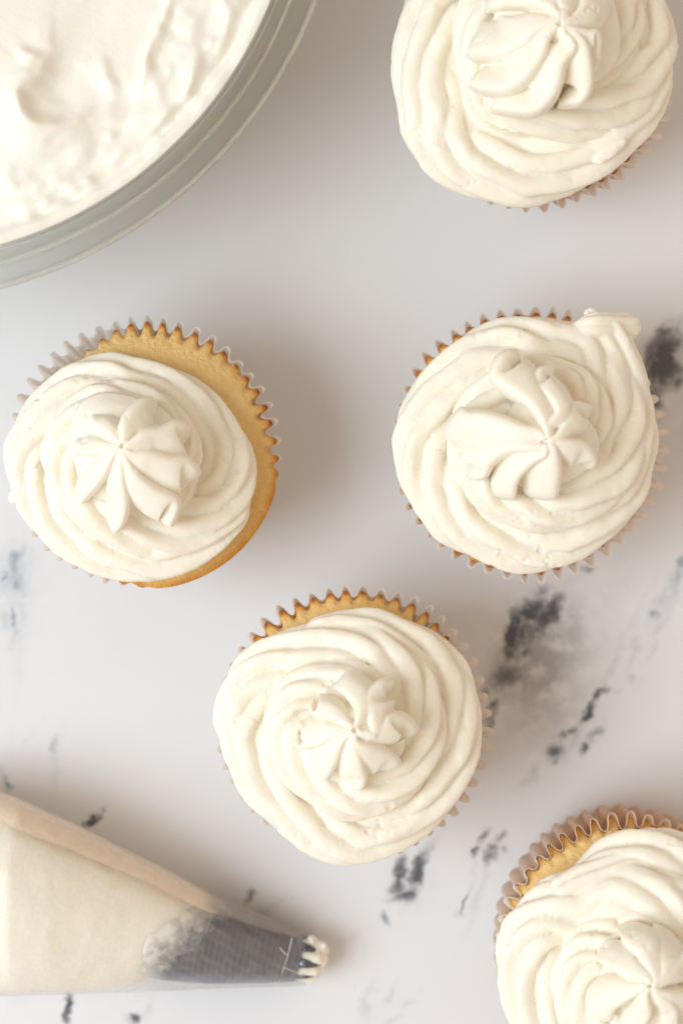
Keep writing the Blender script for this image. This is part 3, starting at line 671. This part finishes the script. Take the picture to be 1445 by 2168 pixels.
def seg_dist(x, y, pl):
    """distance and signed side to polyline, and parameter"""
    best = np.full(x.shape, 1e9); sg = np.zeros(x.shape); par = np.zeros(x.shape)
    L = len(pl) - 1
    for i in range(L):
        ax, ay = pl[i]; bx, by = pl[i + 1]; dx, dy = bx - ax, by - ay; l2 = dx * dx + dy * dy + 1e-9
        t = np.clip(((x - ax) * dx + (y - ay) * dy) / l2, 0, 1); qx, qy = ax + t * dx, ay + t * dy
        d = np.hypot(x - qx, y - qy); s = np.sign((x - ax) * dy - (y - ay) * dx); m = d < best
        best[m] = d[m]; sg[m] = s[m]; par[m] = ((i + t) / L)[m]
    return best, sg, par
def build_bowl_frosting():
    zf = .0785 * BZ; nr, nt = 250, 900
    Rw = .0979 * BK
    rr = Rw * np.linspace(0.004, 1, nr); th = np.linspace(0, 2 * math.pi, nt, endpoint=False)
    RR, TT = np.meshgrid(rr, th, indexing='ij'); X = BC[0] + RR * np.cos(TT); Y = BC[1] + RR * np.sin(TT)
    k = kz(zf + .005); px = (X / k + CX).ravel(); py = (-Y / k + CY).ravel()
    q = np.c_[px, py, np.zeros(px.size)]
    wx = px + 14 * fbm(q / 60, 3, 2); wy = py + 14 * fbm(q / 60 + 40, 3, 3)
    h = 2.2 * fbm(q / 260 + 3, 2, 1) + .5 * fbm(np.c_[px * .9 + py * .45, py * .9 - px * .45, px * 0] / np.array([45, 130, 1]) + 9, 3, 4)
    def ridge(pl, w0, hh, asym=.35, rag=.35, soft=1.0):
        """a lip: steep on the side given by asym sign, gentle on the other"""
        d, s, t = seg_dist(wx, wy, pl); rg = 1 + rag * fbm(q / 16 + hh, 3, 7)
        ws = np.where(s * np.sign(asym) > 0, w0 * abs(asym), w0)
        env = np.sin(np.pi * np.clip(t, .02, .98)) ** .5
        return 1.3 * hh * rg * env * np.exp(-(d / ws) ** 1.6)
    # broad smooth swept area with the curl left by the spoon
    h += ridge([(100,95),(92,140),(70,165),(40,185),(42,215),(60,245),(90,262),(140,255),(175,240)], 55, 3.6, .30, .2)
    h -= ridge([(150,120),(120,180),(110,215)], 40, 1.2, 1, .1)
    h += ridge([(45,90),(60,110),(85,115)], 18, 1.6, .5, .3)
    # torn ledge running down from the top
    h += ridge([(352,-120),(350,0),(335,45),(318,85),(305,120),(298,160),(285,205)], 75, 4.0, -.10, .25)
    h -= ridge([(372,-60),(360,40),(330,110),(312,150)], 26, 2.6, 1, .4)
    h += ridge([(215,110),(225,150),(240,170),(250,190)], 22, 1.5, .4, .6)
    # lumpy shoulder beside the wall
    for (pl, w0, hh) in [([(480,-80),(478,40),(470,100),(440,160),(400,205)], 30, 3.2), ([(430,90),(410,130),(395,200),(380,250)], 22, 3.0), ([(520,-60),(515,60),(525,110),(505,170)], 20, 2.2),
                         ([(410,180),(350,235),(330,285),(290,325),(230,365)], 36, 3.6), ([(440,250),(430,290),(380,300),(340,300)], 28, 2.6), ([(230,370),(180,395),(140,420),(90,440),(40,470),(-60,500)], 26, 3.4),
                         ([(200,330),(100,390),(0,410)], 40, 1.4), ([(330,230),(300,290),(250,330)], 30, 1.8)]:
        h += ridge(pl, w0 * 1.15, hh * .85, -.6, .55)
    # crumbs of torn frosting
    rnd = np.random.RandomState(4)
    cr = [(465,160,15,3.4),(440,85,10,2.4),(520,125,12,2.6),(535,122,7,2),(448,160,9,2.4),(300,360,12,2),(395,308,8,2.5),(150,400,12,2.2),(95,425,10,2.0),(20,470,14,2.4),(60,460,9,2.2),(190,385,11,2.4),(330,310,12,2),(250,375,12,1.5),(420,225,10,2)]
    for i in range(20):
        t = rnd.rand(); a = math.radians(-2 - 88 * t); r = 790 + 70 * rnd.randn() * .5
        cr.append((-248 + r * math.cos(a), -336 - r * math.sin(a), 4 + 7 * rnd.rand(), 1.0 + 1.2 * rnd.rand()))
    for (cx, cy, r, a) in cr:
        m = (np.abs(wx - cx) < 3 * r) & (np.abs(wy - cy) < 3 * r)
        h[m] += a * .8 * np.exp(-(((wx[m] - cx) ** 2 + (wy[m] - cy) ** 2) / r ** 2) ** 1.3)
    # small grain where it is lumpy
    rad = np.hypot(px + 248, py + 336)
    lump = sstep(620, 760, rad)
    h += lump * (1.1 * fbm(q / 40, 3, 11)) + .04 * fbm(q / 9, 2, 12)
    # falls off to the smooth smear against the wall
    edge = sstep(815, 870, rad)
    h = h * (1 - edge * .8) - 1.6 * edge + 5.5 * sstep(845, 872, rad + 9 * fbm(q / 30, 3, 41))
    g = h.reshape(nr, nt)
    for _ in range(4):
        g[1:-1] = (g[:-2] + 2 * g[1:-1] + g[2:]) / 4; g[:] = (np.roll(g, 1, 1) + 2 * g + np.roll(g, -1, 1)) / 4
    h = g.ravel(); z = zf + h * .001
    V = np.c_[X.ravel() - BC[0], Y.ravel() - BC[1], z]
    F = []
    idx = np.arange(nr * nt).reshape(nr, nt)
    a = idx[:-1]; b = idx[1:]; a2 = np.roll(a, -1, 1); b2 = np.roll(b, -1, 1)
    F = np.stack([a, b, b2, a2], -1).reshape(-1, 4)
    # skirt down the inside of the bowl
    sk = [(.0976, .0790), (.0964, .0745), (.0909, .0595), (.0806, .0378), (.0655, .0200), (.046, .0095), (.0004, .0085)]
    Vs = [V]; base = nr * nt; prev = idx[-1]; Fs = [F]
    for (r, zz) in sk:
        r *= BK; zz *= BZ
        Vs.append(np.c_[r * np.cos(th), r * np.sin(th), np.full(nt, zz)]); cur = np.arange(base, base + nt); base += nt
        Fs.append(np.stack([prev, cur, np.roll(cur, -1), np.roll(prev, -1)], -1)); prev = cur
    me = mesh('bowl_frosting', np.vstack(Vs), np.vstack(Fs).tolist())
    o = link('whipped_frosting', me, None, M_BOWLFROST); o.location = (BC[0], BC[1], 0)
    tag(o, 'cream coloured frosting filling the glass bowl, with a spoon curl and lumpy edges', 'frosting')
build_bowl_frosting()

# ------------------------------------------------------------------ piping bag with its metal nozzle
# sections along the bag: x (px), upper edge y, lower edge y, thickness (m)
SECT = [(-260, 1620, 2098, .010), (-160, 1640, 2104, .026), (-90, 1655, 2106, .033), (-30, 1670, 2106, .0370), (40, 1692, 2105, .0392), (120, 1728, 2102, .0375), (220, 1777, 2099, .034), (330, 1832, 2095, .030),
        (440, 1890, 2091, .026), (520, 1925, 2088, .0225), (580, 1951, 2086, .0195), (640, 1976, 2084, .0165)]
def bag_rings(x0, x1, m, inset=0.0, n=72, pinch=0.0):
    a = np.array(SECT, float); xs = np.linspace(x0, x1, m); R = np.zeros((m, n, 3)); fi = np.linspace(0, 2 * math.pi, n, endpoint=False)
    for i, x in enumerate(xs):
        yu, yl, t = (np.interp(x, a[:, 0], a[:, k]) for k in (1, 2, 3)); zc = t / 2
        pc = P(x, (yu + yl) / 2, zc); hw = (yl - yu) / 2 * kz(zc) - inset; hh = t / 2 - inset
        c, s = np.cos(fi), np.sin(fi); ex = .92
        yy = hw * np.sign(c) * np.abs(c) ** ex; zz = hh * np.sign(s) * np.abs(s) ** ex
        R[i] = np.c_[np.full(n, pc[0]), pc[1] + yy, zc + zz]
    return R
def build_bag():
    org = P(200, 1950, 0)
    root = thing('piping_bag', 'clear plastic piping bag full of frosting lying at lower left with its tip pointing right', 'piping bag', org)
    # frosting inside, slanted front end
    R = bag_rings(-260, 455, 90, .0007)
    for i in range(len(R)):
        u = i / (len(R) - 1)
        q = R[i]; ctr = q.mean(0)
        d = fbm(q * 130, 3, 5) * .0006 + fbm(q * np.array([40, 90, 90]), 2, 8) * .0008
        q += (q - ctr) / np.linalg.norm(q - ctr, axis=1)[:, None] * (-np.abs(d))[:, None]
        if u > .86: 
            k = max(.02, 1 - ((u - .86) / .14) ** 2) ** .5; R[i] = ctr + (q - ctr) * np.array([1, k * .6 + .4, k])
    # front end slants: reaches further along the far side
    W = (R[:, :, 1] - R[:, :, 1].mean(1)[:, None]); hw = np.abs(W).max(1)[:, None] + 1e-9; u = np.linspace(0, 1, len(R))[:, None]
    R[:, :, 0] += sstep(.45, 1, u) * (W / hw * 62 * S - 45 * S)
    R[:, :, 2] = np.maximum(R[:, :, 2], .0008)
    v, f = tube(R); o = link('buttercream_filling', mesh('buttercream_filling', v - org, f), root, M_FROST)
    # the sleeve, an open thin cone with creases
    R = bag_rings(-260, 646, 150, 0, 140)
    for i in range(len(R)):
        q = R[i]; ctr = q.mean(0); d = fbm(q * np.array([60, 160, 160]), 3, 15) * .00035 + np.clip(fbm(q * np.array([420, 90, 90]), 2, 19), 0, 1) * .0003 * sstep(.60, .9, i / len(R))
        q += (q - ctr) / np.linalg.norm(q - ctr, axis=1)[:, None] * d[:, None]; q[:, 2] = np.maximum(q[:, 2], .0003)
    m, n = R.shape[:2]; F = [(i * n + j, (i + 1) * n + j, (i + 1) * n + (j + 1) % n, i * n + (j + 1) % n) for i in range(m - 1) for j in range(n)]
    link('plastic_sleeve', mesh('plastic_sleeve', R.reshape(-1, 3) - org, F), root, M_PLASTIC)
    # welded seam flap along the far edge
    a = np.array(SECT, float); xs = np.linspace(-120, 640, 110); V = []; film_shade = []
    seam_x = [-120, 0, 120, 260, 440, 560, 640]; seam_y = [1700, 1742, 1790, 1846, 1932, 1968, 1988]
    for i, x in enumerate(xs):
        yu, t = np.interp(x, a[:, 0], a[:, 1]), np.interp(x, a[:, 0], a[:, 3]); ys = np.interp(x, seam_x, seam_y)
        yl = np.interp(x, a[:, 0], a[:, 2]); yc = (yu + yl) / 2; hwp = (yl - yu) / 2
        for j in range(9):
            s = j / 8; y = yu - 1.5 + (ys - yu) * s + 1.2 * math.sin(i * .25 + j)
            c = np.clip((yc - y) / hwp, -1, .985); z = t / 2 + t / 2 * math.sqrt(max(1 - c * c, 0)) ** .92 + .0006
            if s == 0: z = t / 2 * .95
            V.append(P(x, y, z))
            film_shade.append((1.0 if x < 420 else max(.22, 1 - (x - 420) / 60)) * (1 if 0 < j < 8 else .7))
    F = [(i * 9 + j, i * 9 + j + 1, (i + 1) * 9 + j + 1, (i + 1) * 9 + j) for i in range(len(xs) - 1) for j in range(8)]
    me = mesh('seam_flap', np.array(V) - org, F); at = me.attributes.new('film_shade', 'FLOAT', 'POINT'); at.data.foreach_set('value', np.array(film_shade, np.float32))
    link('seam_flap', me, root, M_FLAP)
    # thin white crease lines across the plastic near the tip
    cs = Soup()
    for pl in ([(618,1986,.0168),(610,2020,.0172),(600,2050,.0165),(590,2082,.0120)], [(592,2006,.0180),(602,2018,.0178),(608,2022,.0176)], [(600,2048,.0168),(620,2056,.0162),(640,2066,.014)]):
        q = np.array([P(x, y, z + .0006) for x, y, z in crom(pl, 14)]); tg = np.gradient(q, axis=0)
        fi = np.linspace(0, 2 * math.pi, 6, endpoint=False); R = np.zeros((14, 6, 3))
        for i in range(14):
            t = tg[i] / np.linalg.norm(tg[i]); l = np.cross(t, (0, 0, 1)); l /= np.linalg.norm(l); u = np.cross(l, t)
            R[i] = q[i] + .00013 * (np.cos(fi)[:, None] * l + np.sin(fi)[:, None] * u)
        v, f = tube(R); cs.add(v, f)
    link('plastic_crease', (lambda me: me)(mesh('plastic_crease', np.vstack(cs.v) - org, cs.f)), root, M_PAPER)
    # ---------------- nozzle
    A0 = P(300, 1968, .0160); A1 = P(662, 2034, .0076)
    ax = A1 - A0; Ln = np.linalg.norm(ax); ax /= Ln; up = np.array([0, 0, 1.0]); lt = np.cross(ax, up); lt /= np.linalg.norm(lt); un = np.cross(lt, ax)
    nz = thing('piping_nozzle', 'grey metal star piping nozzle seen through the clear end of the bag', 'piping nozzle', (A0[0], A0[1], 0))
    off = np.array([A0[0], A0[1], 0.0]); n = 96; fi = np.linspace(0, 2 * math.pi, n, endpoint=False)
    R = []
    for t, r in [(0, .0118), (.01, .0121), (.025, .0120), (.2, .0117), (.45, .0105), (.7, .0082), (.86, .0066), (.90, .0062)]:
        c = A0 + ax * Ln * t; R.append(c + r * (np.cos(fi)[:, None] * lt + np.sin(fi)[:, None] * un))
    R = np.array(R); m = len(R); F = [(i * n + j, i * n + (j + 1) % n, (i + 1) * n + (j + 1) % n, (i + 1) * n + j) for i in range(m - 1) for j in range(n)]
    V = R.reshape(-1, 3); V[:, 2] = np.maximum(V[:, 2], .0009)
    o = link('nozzle_cone', mesh('nozzle_cone', V - off, F), nz, M_METAL); sd = o.modifiers.new('t', 'SOLIDIFY'); sd.thickness = .0004; sd.offset = -1
    nt_ = 8
    for k in range(nt_):                                    # the bent teeth of the star opening
        a0 = 2 * math.pi * k / nt_; V = []; F = []
        rows = [(.90, .0062, .36), (.95, .0058, .30), (1.0, .0048, .20), (1.035, .0034, .05)]
        for t, r, hw in rows:
            for j in range(5):
                an = a0 + hw * (j - 2) / 2; rj = r * (1 - .06 * abs(j - 2)); V.append(A0 + ax * Ln * t + rj * (math.cos(an) * lt + math.sin(an) * un))
        for i in range(3):
            for j in range(4): F.append((i * 5 + j, i * 5 + j + 1, (i + 1) * 5 + j + 1, (i + 1) * 5 + j))
        V = np.array(V); V[:, 2] = np.maximum(V[:, 2], .0006)
        o = link('nozzle_tooth', mesh('nozzle_tooth', V - off, F), nz, M_METAL); sd = o.modifiers.new('t', 'SOLIDIFY'); sd.thickness = .0004; sd.offset = -1
    # the dab of frosting squeezed out between the teeth
    sp = Soup(); R = []
    for t in np.linspace(.88, 1.075, 16):
        r = .0058 if t < 1.0 else .0058 * max(.25, 1 - ((t - 1.0) / .078) ** 2 * .85)
        l = np.abs(np.cos(8 * fi / 2)) ; rho = .76 + .30 * l ** .8
        c = A0 + ax * Ln * t; q = c + r * rho[:, None] * (np.cos(fi + .39)[:, None] * lt + np.sin(fi + .39)[:, None] * un); q[:, 2] = np.maximum(q[:, 2], .0006); R.append(q)
    v, f = tube(np.array(R)); sp.add(v, f)
    for (x, y, z, r) in [(681, 2006, .0095, 12), (690, 2012, .009, 8), (677, 2022, .0098, 16), (673, 2042, .0095, 16), (664, 2060, .008, 14), (660, 1992, .0098, 12)]:
        blob(sp, P(x, y, z), r * S, r * S, r * S, int(x), rough=.5)
    sp2 = sp.fused('frosting_dab', .0003, 2, org, frosting_disp(8, .0003, .0001)); link('frosting_dab', sp2, root, M_FROST)
build_bag()
